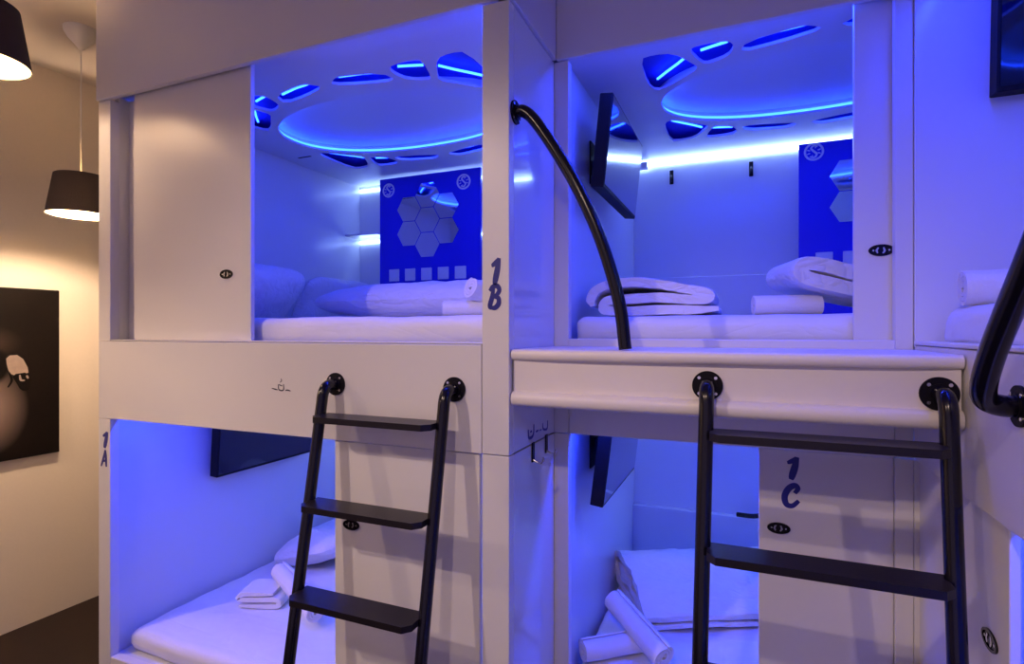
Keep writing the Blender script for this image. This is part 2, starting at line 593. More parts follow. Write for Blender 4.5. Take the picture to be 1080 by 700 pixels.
def rear_lights(pod, x0, x1, y, zs, m='wled'):
    for z in zs:
        mk('rear_light_strip', box(x0, x1, y - 0.014, y - 0.002, z - 0.008, z + 0.008, 0), M[m], pod)

# ================================================================== LEFT BLOCK: pods 1B (upper) and 1A (lower)
DX = -1.833          # free edge of the 1B door (left side of the open part)
IL, IR, IB = -2.70, -0.735, 3.44
p1B = thing('sleeping_pod', 'white upper sleeping pod marked 1B with sliding door half open', 'pod', (-1.72, 2.5, LT), 'white sleeping pods')
mk('side_panel', box(XL, IL - .003, FY + .041, 3.50, LT + .002, ZT - .002), M['lam'], p1B)
mk('front_stile', box(XL, -2.667, FY, FY + .04, ZS, ZT - .003), M['lam'], p1B)
mk('front_stile', box(-0.785, XS, FY, FY + .04, LT + .0015, ZT - .003), M['lam'], p1B)
mk('front_fascia', box(XL, -0.7875, FY, FY + .04, LT, ZS - .002, .002), M['lam'], p1B)
mk('top_fascia', box(XL, XS, FY - .012, FY + .012, ZT, RC, .002), M['lam'], p1B)
mk('top_side_fascia', box(XS - .04, XS + .012, FY - .012, AY - .012, ZT, RC, .002), M['lam'], p1B)
mk('opening_sill', box(-2.667, -.785, FY + .002, FY + .045, ZS, ZS + .006, .002), M['lam'], p1B)
mk('rear_wall', box(IL, IR, IB, IB + .05, ZF, ZC + .09), M['inner'], p1B)
mk('side_lining', box(IL - .0025, IL, FY + .05, IB, ZF, ZC + .09, 0), M['inner'], p1B)
mk('right_lining', box(IR, IR + .015, FY + .045, IB, ZF, ZC + .09), M['inner'], p1B)
mk('alcove_side_panel', box(IR + .017, XS, FY + .0405, AY + .01, LT + .003, ZT - .003, .001), M['gloss'], p1B, label='glossy white side panel')
mk('pod_floor', box(IL, IR, FY + .04, IB, ZF - .03, ZF), M['inner'], p1B)
mk('jamb_panel', join(box(-2.70, -2.40, FY + .085, FY + .095, ZS + .006, ZT + .02), box(-2.70, -2.667, FY + .04, FY + .09, ZS + .006, ZT + .02), box(-2.42, -2.41, FY + .051, FY + .09, ZS + .006, ZT + .02)), M['lam'], p1B)  # last strip: unseen seal added to stop blue light leaking past the door
d = mk('sliding_door', box(-2.548, DX, FY + .03, FY + .05, ZS + .006, ZT + .03, .002), M['lam'], p1B)
pull_bits(d, -1.968, FY + .03, 0.238)
pod_ceiling(p1B, -1.72, 2.48, IL, IR, FY + .014, IB, ZC, 1.05)
mk('ceiling_slot', box(-2.60, -2.50, 2.70, 2.715, ZC - .001, ZC + .002, 0), M['tvbody'], p1B)
rear_lights(p1B, IL + .01, IR - .01, IB, (ZC - .035, 0.675), 'wled_dim')
mk('rear_shelf', box(IL, -2.42, 3.27, IB, 0.700, 0.712), M['inner'], p1B)
control_panel(p1B, -2.406, 3.29, ZF + .11, 1.089, 0.80)
num = mk('unit_number', box(-.7635, -.7635 + .001, FY - .0003, FY, .10, .101, 0), M['navy'], p1B, label='navy script unit number 1B')
glyph('1', -.757, .152, FY, .085, .062, num, M['navy'])
glyph('B', -.763, .075, FY, .074, .064, num, M['navy'])
em = ((-1.642, FY, -.224), (1, 0, 0), (0, 0, 1), (0, -1, 0))
mk('small_emblem', join(stroke([(-.047, .006), (-.03, .003), (-.018, .001)], .005, .001, em), stroke([(.022, 0), (.032, .002), (.047, -.001)], .005, .001, em),
   stroke([(-.014, .022), (-.012, .004), (0, -.001), (.012, .003), (.012, .024)], .005, .001, em), stroke([(-.012, .022), (0, .018), (.006, .017)], .004, .001, em),
   stroke([(-.006, .03), (.002, .036), (0, .045)], .003, .001, em)), M['dark'], p1B, label='tiny dark cup emblem')

p1A = thing('sleeping_pod', 'white lower sleeping pod marked 1A behind the left ladder', 'pod', (-1.72, 2.5, FL), 'white sleeping pods')
mk('side_panel', box(XL, IL - .003, FY + .041, 3.50, FL, LT - .002), M['lam'], p1A)
mk('front_stile', box(XL, -2.667, FY, FY + .04, FL, LT - .002), M['lam'], p1A)
mk('front_stile', box(-0.785, XS, FY, FY + .04, FL, LT - .0015), M['lam'], p1A)
mk('base_fascia', box(-2.667, -.787, FY, FY + .04, FL, LS, .003), M['lam'], p1A)
mk('rear_wall', box(IL, IR, IB, IB + .05, LF, LC + .09), M['inner'], p1A)
mk('side_lining', box(IL - .0025, IL, FY + .05, IB, LF, LC + .09, 0), M['inner'], p1A)
mk('right_lining', box(IR, IR + .015, FY + .045, IB, LF, LC + .09), M['inner'], p1A)
mk('alcove_side_panel', box(IR + .017, XS, FY + .0405, AY + .01, FL, LT - .002, .001), M['gloss'], p1A, label='glossy white side panel')
mk('pod_floor', box(IL, IR, FY + .04, IB, LF - .03, LF), M['inner'], p1A)
d = mk('sliding_door', box(-1.394, -.80, FY + .012, FY + .032, LS + .004, LT - .004, .002), M['lam'], p1A)
pull_bits(d, -1.318, FY + .012, -.701)
pod_ceiling(p1A, -1.72, 2.48, IL, IR, FY + .042, IB, LC, 1.05)
rear_lights(p1A, IL + .01, IR - .01, IB, (LC - .035,))
num = mk('unit_number', box(-2.72, -2.719, FY - .0003, FY, -.50, -.499, 0), M['navy'], p1A, label='navy script unit number 1A')
glyph('1', -2.725, -.531, FY, .074, .070, num, M['navy'])
glyph('A', -2.732, -.617, FY, .076, .066, num, M['navy'])

# ================================================================== SET-BACK BAY: pods 1D (upper) and 1C (lower)
CL, CR, CB = -.665, 1.30, 3.65
p1D = thing('sleeping_pod', 'white upper sleeping pod above the landing, wide open blue interior with a folded duvet', 'pod', (.3, 2.8, LT), 'white sleeping pods')
mk('front_stile', box(XS, -.632, AY, AY + .04, LT + .002, ZT - .003), M['lam'], p1D)
mk('front_stile', box(.4385, XR, AY, AY + .04, LT + .002, ZT + .3), M['lam'], p1D)
mk('front_fascia', box(-.630, .4365, AY, AY + .04, LT, -.06, .002), M['lam'], p1D)
mk('top_fascia', box(XS + .012, XR, AY - .012, AY + .012, ZT, RC, .002), M['lam'], p1D)
mk('opening_sill', box(-.632, .4385, AY - .004, AY + .05, -.06, -.026, .003), M['lam'], p1D)
mk('rear_wall', box(CL, CR, CB, CB + .05, ZF, ZC + .09), M['inner'], p1D)
mk('rear_ledge', box(CL, CR, CB - .03, CB, ZF, .345, .003), M['inner'], p1D)
mk('side_lining', box(CL - .012, CL, AY + .042, CB, ZF, ZC + .09), M['inner'], p1D)
mk('right_lining', box(CR, CR + .012, AY + .042, CB, ZF, ZC + .09), M['inner'], p1D)
mk('pod_floor', box(CL, CR, AY + .04, CB, ZF - .03, ZF), M['inner'], p1D)
d = mk('sliding_door', box(.3325, .90, AY + .044, AY + .064, ZF + .002, ZT + .03, .002), M['lam'], p1D)
pull_bits(d, .4095, AY + .044, 0.265)
pod_ceiling(p1D, .29, 2.78, CL, CR, AY + .014, CB, ZC, 1.0)
rear_lights(p1D, CL + .01, CR - .01, CB, (ZC - .02,))
control_panel(p1D, .283, 3.50, ZF + .11, 1.055, 0.80, rows=2)
mk('corner_sensor', box(-.648, -.570, CB - .06, CB - .02, ZC - .055, ZC - .012, .004), M['plate'], p1D)

p1C = thing('sleeping_pod', 'white lower sleeping pod marked 1C under the landing', 'pod', (.3, 2.8, FL), 'white sleeping pods')
mk('front_stile', box(XS, -.632, AY, AY + .04, FL, LT - .002), M['lam'], p1C)
mk('front_stile', box(.4385, XR, AY, AY + .04, FL, LT - .002), M['lam'], p1C)
mk('base_fascia', box(-.630, .4365, AY, AY + .04, FL, LS, .003), M['lam'], p1C)
mk('rear_wall', box(CL, CR, CB, CB + .05, LF, LC + .09), M['inner'], p1C)
mk('rear_ledge', box(CL, CR, CB - .045, CB, LF, -1.115, .004), M['inner'], p1C)
mk('side_lining', box(CL - .012, CL, AY + .042, CB, LF, LC + .09), M['inner'], p1C)
mk('right_lining', box(CR, CR + .012, AY + .042, CB, LF, LC + .09), M['inner'], p1C)
mk('pod_floor', box(CL, CR, AY + .04, CB, LF - .03, LF), M['inner'], p1C)
d = mk('sliding_door', box(.0455, .4375, AY + .014, AY + .034, LS + .004, LT - .004, .002), M['lam'], p1C)
pull_bits(d, .108, AY + .014, -.667)
n1 = mk('unit_number', box(.12, .121, AY + .0137, AY + .014, -.5, -.499, 0), M['navy'], p1C, label='navy script unit number 1C')
glyph('1', .127, -.498, AY + .014, .077, .07, n1, M['navy'])
glyph('C', .118, -.590, AY + .014, .075, .075, n1, M['navy'])
pod_ceiling(p1C, .29, 2.78, CL, CR, AY + .042, CB, LC, 1.0)
rear_lights(p1C, CL + .01, CR - .01, CB, (LC - .02,))

# ================================================================== RIGHT BLOCK: pods facing left
RB = 2.15            # rear of right pods (x)
RY0, RY1 = .40, 2.063
p1F = thing('sleeping_pod', 'white upper sleeping pod at right edge with rolled towel and handrail', 'pod', (1.3, 1.3, LT), 'white sleeping pods')
mk('front_fascia', box(XR, XR + .04, RY0, RY1 + .012, LT, ZS - .002, .003), M['lam'], p1F)
mk('opening_sill', box(XR - .003, XR + .05, RY0, RY1, ZS, ZS + .012, .003), M['lam'], p1F)
mk('top_fascia', box(XR - .012, XR + .04, RY0, AY - .013, ZT + .02, RC, .002), M['lam'], p1F)
mk('front_stile', box(XR, XR + .04, RY0, .52, ZS + .012, ZT + .02), M['lam'], p1F)
mk('sliding_door', box(XR + .044, XR + .064, .45, 1.02, ZS, ZT + .03), M['lam'], p1F)
mk('end_lining', box(XR, RB, RY1, RY1 + .0125, ZF - .03, ZC + .09), M['inner'], p1F)
mk('near_lining', box(XR + .04, RB, RY0, RY0 + .012, ZF, ZC + .09), M['inner'], p1F)
mk('rear_wall', box(RB, RB + .05, RY0, RY1 + .01, ZF, ZC + .09), M['inner'], p1F)
mk('pod_floor', box(XR + .04, RB, RY0, RY1, ZF - .03, ZF), M['inner'], p1F)
pod_ceiling(p1F, 1.32, 1.24, XR + .042, RB, RY0, RY1, ZC, .98, swap=True)
mk('rear_light_strip', box(RB - .014, RB - .002, RY0 + .02, 1.05, ZC - .035, ZC - .019, 0), M['wled'], p1F)

p1E = thing('sleeping_pod', 'white lower sleeping pod at bottom right corner, its door almost closed', 'pod', (1.3, 1.3, FL), 'white sleeping pods')
mk('base_fascia', box(XR, XR + .04, RY0, RY1 + .012, FL, LS, .003), M['lam'], p1E)
mk('front_stile', box(XR, XR + .04, RY0, .52, LS, LT - .002), M['lam'], p1E)
mk('corner_filler', box(XR + .001, XR + .05, AY - .002, AY + .04, FL, LT - .003, .001), M['lam'], p1E)
d = mk('sliding_door', box(XR + .014, XR + .034, 1.440, 2.073, LS + .004, LT - .004, .002), M['lam'], p1E)
pull_bits(d, XR + .014, 1.535, -.68, ax='y', s=1.15)
mk('end_lining', box(XR + .036, RB, RY1, RY1 + .012, LF, LC + .09), M['inner'], p1E)
mk('near_lining', box(XR + .04, RB, RY0, RY0 + .012, LF, LC + .09), M['inner'], p1E)
mk('rear_wall', box(RB, RB + .05, RY0, RY1 + .01, LF, LC + .09), M['inner'], p1E)
mk('pod_floor', box(XR + .04, RB, RY0, RY1, LF - .03, LF), M['inner'], p1E)
pod_ceiling(p1E, 1.32, 1.24, XR + .042, RB, RY0, RY1, LC, .98, swap=True)
mk('rear_light_strip', box(RB - .014, RB - .002, RY0 + .02, RY1 - .02, LC - .035, LC - .019, 0), M['wled'], p1E)

# unseen blue area lights added behind the headers to brighten pod interiors
for nm, x, y, z, L, rz in [('added_fill_1b', -1.2, FY + .050, ZC - .006, .8, 0), ('added_fill_1a', -1.95, FY + .08, LC - .012, 1.3, 0),
                           ('added_fill_1d', -.1, AY + .050, ZC - .006, .8, 0), ('added_fill_1c', -.2, AY + .085, LC - .012, .8, 0)]:
    area_strip(nm, (x, y, z), (math.radians(8), 0, 0), L, .02, ADDED_FILL_W, BLUE)
for nm, z in (('added_fill_1f', ZC - .006), ('added_fill_1e', LC - .012)):
    area_strip(nm, (XR + .085, 1.35, z), (0, math.radians(-8), 0), .03, 1.2, ADDED_FILL_W * .8, BLUE)

# ================================================================== LANDING
ld = thing('landing_platform', 'cream wooden landing platform with rounded rails in front of the upper pod', 'platform', (-.1, 1.85, -.228))
def bowed(yf, yb, z0, z1, bow, r, x0=XS + .003, x1=XR - .004, n=24):
    """board along x whose front edge bows gently out and has a rounded nose"""
    V, F = [], []
    prof = []
    k = 8
    h = (z1 - z0) / 2
    rr = min(r, h)
    for i in range(k + 1):
        a = -PI / 2 + PI * i / k
        prof.append((rr * (1 - math.cos(a)), (z0 + z1) / 2 + (h - rr) * (1 if a > 0 else -1) * (0 if abs(a) < 1e-6 else 1) + rr * math.sin(a)))
    m = len(prof) + 2
    for i in range(n + 1):
        s = i / n
        x = x0 + (x1 - x0) * s
        b = bow * (1 - (2 * s - 1) ** 4)
        V.append((x, yb, z0))
        for dy, z in prof:
            V.append((x, yf - b + dy, z))
        V.append((x, yb, z1))
    for i in range(n):
        for j in range(m):
            jj = (j + 1) % m
            F.append([i * m + j, i * m + jj, (i + 1) * m + jj, (i + 1) * m + j][::-1])
    F.append(list(range(m))); F.append([n * m + j for j in range(m)][::-1])
    return V, F
mk('top_board', bowed(1.628, AY - .005, -.090, -.055, .012, .015), M['land'], ld, smooth=True)
mk('front_board', box(XS + .006, XR - .006, 1.642, 1.662, -.190, -.090, .001), M['land'], ld)
mk('bottom_rail', bowed(1.626, 1.67, -.237, -.189, .016, .022), M['land'], ld, smooth=True)
mk('underside_board', box(XS + .004, XR - .006, 1.67, AY - .003, -.215, -.195), M['land'], ld)

# ================================================================== LADDERS AND RAILS
def flange(parent, c, nrm, r=.041):
    n = Vector(nrm).normalized()
    u = n.orthogonal().normalized() if abs(n.z) > .9 else n.cross(Vector((0, 0, 1))).normalized()
    v = n.cross(u)
    c = Vector(c)
    fr = (c, u, v, n)
    f = mk('flange', join(prism(ngon(0, 0, r, r, 32), .006, fr), prism(ngon(0, 0, .025, .025, 24), .010, fr)), M['flange'], parent)
    for k in range(4):
        a = PI / 4 + k * PI / 2
        mk('screw', prism(ngon(.031 * math.cos(a), .031 * math.sin(a), .0045, .0045, 10), .0085, fr), M['steel'], f)
    return f

def ladder(label, tops, bots, yface, zf, ytop, treads, loc):
    """two bent tube rails fixed by flanges; treads between"""
    L = thing('bunk_ladder', label, 'ladder', loc, 'black bunk ladders')
    def ypos(z):
        s = (z + .27) / (FL + .27)
        return ytop + (bots[2] - ytop) * s
    for i in (0, 1):
        xt, xb = tops[i], bots[i]
        def pt(z):
            s = (z + .27) / (FL + .27)
            return Vector((xt + (xb - xt) * s, ypos(z), z))
        P = [Vector((xt, yface, zf)), Vector((xt, yface - .025, zf))]
        e = pt(zf - .055)
        a = Vector((xt, yface - .025, zf)); b = Vector((pt(zf).x, pt(zf).y - .004, zf + .004))
        for k in range(1, 9):
            t = k / 8
            P.append(a * (1 - t) ** 2 + b * 2 * t * (1 - t) + e * t * t)
        P += [pt(-.6), pt(-1.2), pt(FL + .002)]
        r = mk('rail', tube(P, .0195, 20), M['black'], L, smooth=True)
        flange(r, (xt, yface, zf), (0, -1, 0))
        mk('rubber_foot', tube([pt(FL + .03), pt(FL)], .0225, 20), M['tvbody'], r, smooth=False)
    for z in treads:
        s = (z + .27) / (FL + .27)
        x0 = tops[0] + (bots[0] - tops[0]) * s + .012
        x1 = tops[1] + (bots[1] - tops[1]) * s - .012
        yc = ypos(z)
        poly = [(x0, yc + .03), (x0, yc - .048), (x0 + .022, yc - .072), (x1 - .022, yc - .072), (x1, yc - .048), (x1, yc + .03)]
        mk('tread', prism(poly, .02, ((0, 0, z), (1, 0, 0), (0, 1, 0), (0, 0, 1))), M['tread'], L)
    return L
ladder('black tube ladder leaning on the front of pods 1A and 1B', (-1.378, -.886), (-1.378, -.886, 1.262), FY, -.19, 1.542,
       (-.307, -.593, -.878, -1.163, -1.448), (-1.13, 1.26, FL))
ladder('black tube ladder fixed to the cream landing platform', (-.095, .436), (-.118, .413, 1.318), 1.642, -.150, 1.562,
       (-.280, -.572, -.862, -1.152, -1.44), (.15, 1.33, FL))

hr = thing('grab_rail', 'long curved black grab rail rising from landing to side wall', 'handrail', (-.3, 1.66, -.052), 'black curved grab rails')
RYp = 1.668
rp = [(XS, RYp, .715), (-.675, RYp, .716), (-.66, RYp, .715), (-.635, RYp, .695), (-.60, RYp, .650), (-.545, RYp, .565), (-.48, RYp, .450), (-.42, RYp, .320), (-.375, RYp, .19), (-.345, RYp, .07), (-.33, RYp, -.052)]
P = catmull(rp, 6)
r_ = mk('rail', tube(P, .0195, 20), M['black'], hr, smooth=True)
flange(r_, (XS, RYp, .715), (1, 0, 0), r=.038)

hr2 = thing('grab_rail', 'short thick black grab rail bent onto the right hand pod front', 'handrail', (XR, 1.2, -.17), 'black curved grab rails')
rp = [(XR, 1.352, -.142), (XR - .03, 1.348, -.142), (XR - .058, 1.335, -.130), (XR - .073, 1.300, -.100), (XR - .077, 1.250, -.04), (XR - .077, 1.185, .03), (XR - .077, 1.115, .10), (XR - .077, 1.02, .20), (XR - .075, .96, .27), (XR - .055, .925, .30), (XR - .025, .91, .308), (XR, .908, .308)]
P = catmull(rp, 6)
r_ = mk('rail', tube(P, .021, 20), M['black'], hr2, smooth=True)
flange(r_, (XR, 1.352, -.142), (-1, 0, 0), r=.04)
mk('end_post', box(XR, XR + .03, .87, .94, ZS + .012, ZT + .02), M['lam'], p1F)

# hooks on the glossy side wall
for y, zz, lab in ((1.832, -.424, 'dark bent coat hook on side wall nearer the camera'), (1.974, -.420, 'dark bent coat hook on side wall deeper in the bay')):
    hk = thing('coat_hook', lab, 'hook', (XS, y, zz - .035), 'coat hooks under the landing')
    mk('hook_plate', box(XS, XS + .005, y - .012, y + .012, zz - .035, zz + .035, .002), M['pull'], hk)
    mk('hook_arm', tube(catmull([(XS + .004, y, zz - .028), (XS + .02, y, zz - .036), (XS + .034, y, zz - .034), (XS + .042, y, zz - .018)], 5), .0045, 10), M['steel'], hk, smooth=True)
fr = ((XS, 1.79, -.372), (0, 1, 0), (0, 0, 1), (1, 0, 0))
tg = mk('hook_sign', join(stroke([(.0, .034), (.004, .006), (.03, .002), (.052, .012), (.056, .044)], .011, .001, fr), stroke([(.02, .022), (.034, .024)], .008, .001, fr),
        stroke([(.075, .014), (.10, .016)], .007, .001, fr), stroke([(.115, .012), (.135, .013)], .006, .001, fr),
        stroke([(.15, .034), (.152, .014), (.175, .006), (.20, .008), (.205, .036)], .009, .001, fr)), M['navy'])
tag(tg, 'small navy script marking just above the two coat hooks', 'lettering')
# small double hooks on rear wall of pod 1D
for x, z, lab in ((-.427, .985, 'tiny black wall hook on rear wall nearer the television'), (.038, .985, 'tiny black wall hook on rear wall beside the blue board')):
    hk = thing('wall_hook', lab, 'hook', (x, CB, z - .04), 'tiny hooks on the rear wall')
    mk('hook_plate', box(x - .012, x + .012, CB - .006, CB - .0005, z - .045, z + .045, .002), M['pull'], hk)
    mk('hook_arm', tube(catmull([(x, CB - .006, z + .01), (x, CB - .03, z), (x, CB - .04, z - .02), (x, CB - .028, z - .035)], 5), .006, 10), M['pull'], hk, smooth=True)
hk = thing('wall_hook', 'black peg bar on the ledge behind the right ladder', 'hook', (.10, CB - .08, -1.115))
mk('peg', tube(catmull([(-.04, CB - .06, -1.095), (.05, CB - .09, -1.085), (.12, CB - .07, -1.07), (.16, CB - .03, -1.06)], 5), .014, 12), M['pull'], hk, smooth=True)

# ================================================================== TELEVISIONS
def television(label, c, w, h, wallx, tilt, face):
    """flat set on a bracket; face '+x' (on a left wall) or '-y'"""
    t = thing('wall_television', label, 'television', (c[0], c[1], c[2] - h / 2), 'pod televisions')
    R = Matrix.Translation(Vector(c)) @ (Matrix.Rotation(PI / 2, 4, 'Z') if face == '+x' else Matrix.Identity(4)) @ Matrix.Rotation(math.radians(tilt), 4, 'X')
    # local: screen faces -y, width along x
    b = mk('bezel', xf(box(-w / 2, w / 2, 0, .055, -h / 2, h / 2, .003), R), M['tvbody'], t)
    mk('screen', xf(box(-w / 2 + .008, w / 2 - .008, -.0015, .002, -h / 2 + .014, h / 2 - .008, 0), R), M['screen'], t)
    mk('rear_housing', xf(box(-w * .36, w * .36, .055, .07, -h * .40, h * .30, .01, 2), R), M['tvbody'], t)
    if face == '+x':
        mk('bracket', join(box(wallx, wallx + .008, c[1] - .09, c[1] + .09, c[2] - .1, c[2] + .1), box(wallx, c[0] - .03, c[1] - .02, c[1] + .02, c[2] - .03, c[2] + .03)), M['tvbody'], t)
    else:
        mk('bracket', join(box(c[0] - .09, c[0] + .09, wallx - .008, wallx, c[2] - .1, c[2] + .1), box(c[0] - .02, c[0] + .02, c[1] + .03, wallx, c[2] - .03, c[2] + .03)), M['tvbody'], t)
    return t
television('black television tilted down on left wall of the pod above the landing', (-.515, 2.605, .79), .71, .385, CL, 6, '+x')
television('black television on left wall of pod 1C behind the right ladder', (-.515, 2.605, -.535), .71, .385, CL, 7, '+x')
television('black television high on the left wall of pod 1A', (-2.60, 2.49, -.585), .72, .40, IL, 4, '+x')
television('black television at top right corner in the right hand pod', (1.02, 2.0, .89), .70, .40, RY1, 3, '-y')

# ================================================================== BEDDING
SG = 'white sheeted mattresses'
for lab, a in [('white sheeted mattress inside upper pod 1B', (IL + .02, IR - .02, FY + .085, IB - .04, ZF, .06)),
               ('white sheeted mattress inside lower pod 1A', (IL + .03, IR - .02, FY + .075, IB - .04, LF, -1.392)),
               ('white wrinkled mattress in the pod above the landing', (CL + .035, CR - .02, AY + .075, CB - .06, ZF, .062)),
               ('white sheeted mattress inside lower pod 1C', (CL + .02, CR - .02, AY + .075, CB - .06, LF, -1.392)),
               ('white mattress in the upper pod at right edge', (XR + .05, RB - .02, RY0 + .04, 2.0, ZF, .068)),
               ('white mattress in the lower pod at bottom right', (XR + .07, RB - .02, RY0 + .04, 1.98, LF, -1.392))]:
    tag(mk('mattress', sheetbox(*a, r=.042, wr=.007, seed=len(lab)), M['flat'], smooth=True), lab, 'mattress', SG)

def put(vf, loc, rx=0, ry=0, rz=0):
    return xf(vf, Matrix.Translation(Vector(loc)) @ Matrix.Rotation(math.radians(rz), 4, 'Z') @ Matrix.Rotation(math.radians(ry), 4, 'Y') @ Matrix.Rotation(math.radians(rx), 4, 'X'))

def pillow(lab, L, W, H, loc, rx, ry, rz, seed):
    return tag(mk('pillow', put(pillow_vf(L, W, H, seed), loc, rx, ry, rz), M['sheet'], smooth=True), lab, 'pillow', 'white pillows')
def towel(lab, r, L, loc, ry, rz, seed):
    return tag(mk('rolled_towel', put(roll_vf(r, L, seed), loc, 0, ry, rz), M['towel'], smooth=True), lab, 'towel', 'rolled white towels')

# pod 1B
pillow('plump white pillow beside the sliding door in pod 1B', .40, .62, .20, (-2.46, 2.22, .20), 0, -48, 0, 1)
pillow('white pillow leaning on far left corner of pod 1B', .36, .66, .14, (-2.55, 2.98, .20), 0, -58, 0, 2)
DUV = [(-.34, .02), (.30, .022), (.345, .05), (.30, .078), (-.26, .080), (-.30, .108), (-.26, .135), (.30, .132)]
tag(mk('folded_duvet', put(pillow_vf(1.50, .50, .20, 3, .014), (-1.50, 2.56, .163), 0, 0, -2), M['sheet'], smooth=True),
    'long folded white duvet below the hexagon mirrors in pod 1B', 'duvet', 'folded white duvets')
towel('small rolled white towel end on under the blue board', .036, .20, (-1.05, 2.03, .098), 0, 22, 1)
towel('fat rolled white towel beside the 1B post', .050, .30, (-.955, 2.13, .135), 18, 62, 2)

# pod 1D
FOLD = [(.25, .018), (-.19, .018), (-.245, .050), (-.225, .095), (-.16, .118), (.0, .125), (.10, .112), (.19, .08), (.21, .062), (.10, .066), (-.05, .078), (-.17, .066)]
tag(mk('folded_duvet', put(ribbon([(.25, .026), (.10, .024), (-.16, .026), (-.205, .044), (-.17, .070), (0, .074), (.15, .066), (.215, .070), (.20, .094), (.08, .118), (-.06, .142), (-.17, .138), (-.235, .112), (-.258, .076), (-.25, .045)], .044, .44, .007, 5, nw=18), (-.345, 2.52, .064), 0, 0, 0), M['sheet'], smooth=True),
    'folded white duvet behind the curved grab rail', 'duvet', 'folded white duvets')
towel('small rolled white towel lying level before the blue board', .042, .24, (.15, 2.36, .104), 0, 12, 3)
tag(mk('folded_blanket', put(ribbon([(.27, -.028), (0, -.028), (-.17, -.028), (-.205, 0), (-.17, .028), (0, .029), (.27, .028)], .058, .34, .006, 4, nw=14), (.345, 2.50, .182), 0, 14, 14), M['sheet'], smooth=True),
    'folded white blanket propped up beside the small towel roll and pod door', 'blanket')

# pod 1C
tag(mk('folded_duvet', put(ribbon([(.30, .020), (.05, .026), (-.20, .032), (-.285, .085), (-.23, .150), (-.05, .172), (.12, .140), (.26, .075), (.285, .058), (.20, .066), (.02, .085), (-.16, .082), (-.20, .098), (-.10, .118), (.06, .108)], .038, .86, .020, 9, nw=40), (-.17, 3.05, -1.384), 0, 0, -63), M['sheet'], smooth=True),
    'thick folded white duvet at the back of pod 1C', 'duvet', 'folded white duvets')
towel('rolled white towel lying on top of another in pod 1C', .055, .36, (-.43, 2.42, -1.275), 14, -42, 5)
towel('rolled white towel underneath at the left wall of pod 1C', .050, .30, (-.51, 2.36, -1.342), 0, 40, 6)

# pod 1A
pillow('white pillow lying in the back corner of pod 1A', .52, .84, .20, (-2.36, 2.84, -1.285), 0, -16, 0, 7)
pillow('white pillow half hidden behind the ladder in pod 1A', .60, .44, .15, (-1.95, 3.08, -1.26), 42, 0, 0, 8)
towel('rolled white towel across the pillow in pod 1A', .052, .44, (-2.03, 2.10, -1.268), 8, -24, 9)
tb = [(-.10, .014), (.08, .014), (.098, .030), (.08, .046), (-.09, .046), (-.10, .062), (-.07, .074), (.07, .074)]
tag(mk('folded_towel', put(ribbon(tb, .026, .15, .002, 11, nw=8), (-2.27, 2.14, -1.390), 0, 0, 20), M['towel'], smooth=True),
    'small folded white towel near the left wall of pod 1A', 'towel')
# pod 1F
towel('rolled white towel on the mattress at the right edge', .055, .40, (.75, 1.86, .121), 0, -4, 10)

# ================================================================== PASSAGE: pendants, picture, spotlights
def pendant(label, x, y, zb, s=1.0, power=PENDANT_W):
    t = thing('pendant_lamp', label, 'lamp', (x, y, zb), 'brown fabric pendant lamps')
    T = Matrix.Translation((x, y, zb))
    rb, rt, h = .205 * s, .160 * s, .285 * s
    mk('lamp_shade', xf(lathe([(rb - .004, .004), (rb, 0), (rb, .004), (rt, h), (rt - .003, h + .002), (rt - .004, h - .002)], 56), T), M['shade'], t, smooth=False)
    mk('shade_lining', xf(lathe([(rb - .004, .003), (rt - .004, h - .002)], 56), T), M['shadein'], t, smooth=True)
    mk('bulb', xf(lathe([(.001, .10 * s), (.022, .105 * s), (.034, .13 * s), (.030, .155 * s), (.014, .19 * s), (.013, .215 * s)], 24), T), M['bulb'], t, smooth=True)
    mk('lamp_holder', xf(lathe([(.001, .20 * s), (.021, .20 * s), (.021, .262 * s), (.008, .30 * s), (.001, .30 * s)], 20), T), M['white'], t)
    mk('shade_spider', join(tube([(x - rt + .004, y, zb + h - .012), (x + rt - .004, y, zb + h - .012)], .003, 6), tube([(x, y - rt + .004, zb + h - .012), (x, y + rt - .004, zb + h - .012)], .003, 6)), M['steel'], t)
    mk('cord', tube([(x, y, zb + .26 * s), (x, y, RC - .06)], .0035, 8), M['white'], t)
    mk('ceiling_rose', xf(lathe([(.001, -.115), (.012, -.110), (.030, -.085), (.062, -.05), (.078, -.022), (.080, 0), (.001, 0)], 36), Matrix.Translation((x, y, RC))), M['white'], t, smooth=True)
    l = bpy.data.lights.new('pendant_bulb', 'POINT')
    l.energy = power
    l.color = WARM
    l.shadow_soft_size = .03
    o = bpy.data.objects.new('pendant_bulb', l)
    o.location = (x, y, zb + .085 * s + EYE)
    COL.objects.link(o)
    return t
pendant('brown fabric pendant lamp partly hidden by the pods, above the dark picture', -3.37, 1.895, .64, .76)
pendant('purple tinted pendant lamp cut off by the top left corner', -2.82, 1.21, 1.075, .82, 9.0)
pendant('brown fabric pendant lamp added out of view to light the left wall', -3.35, .25, .64, .76)  # unseen pendant added to brighten the left wall and ceiling

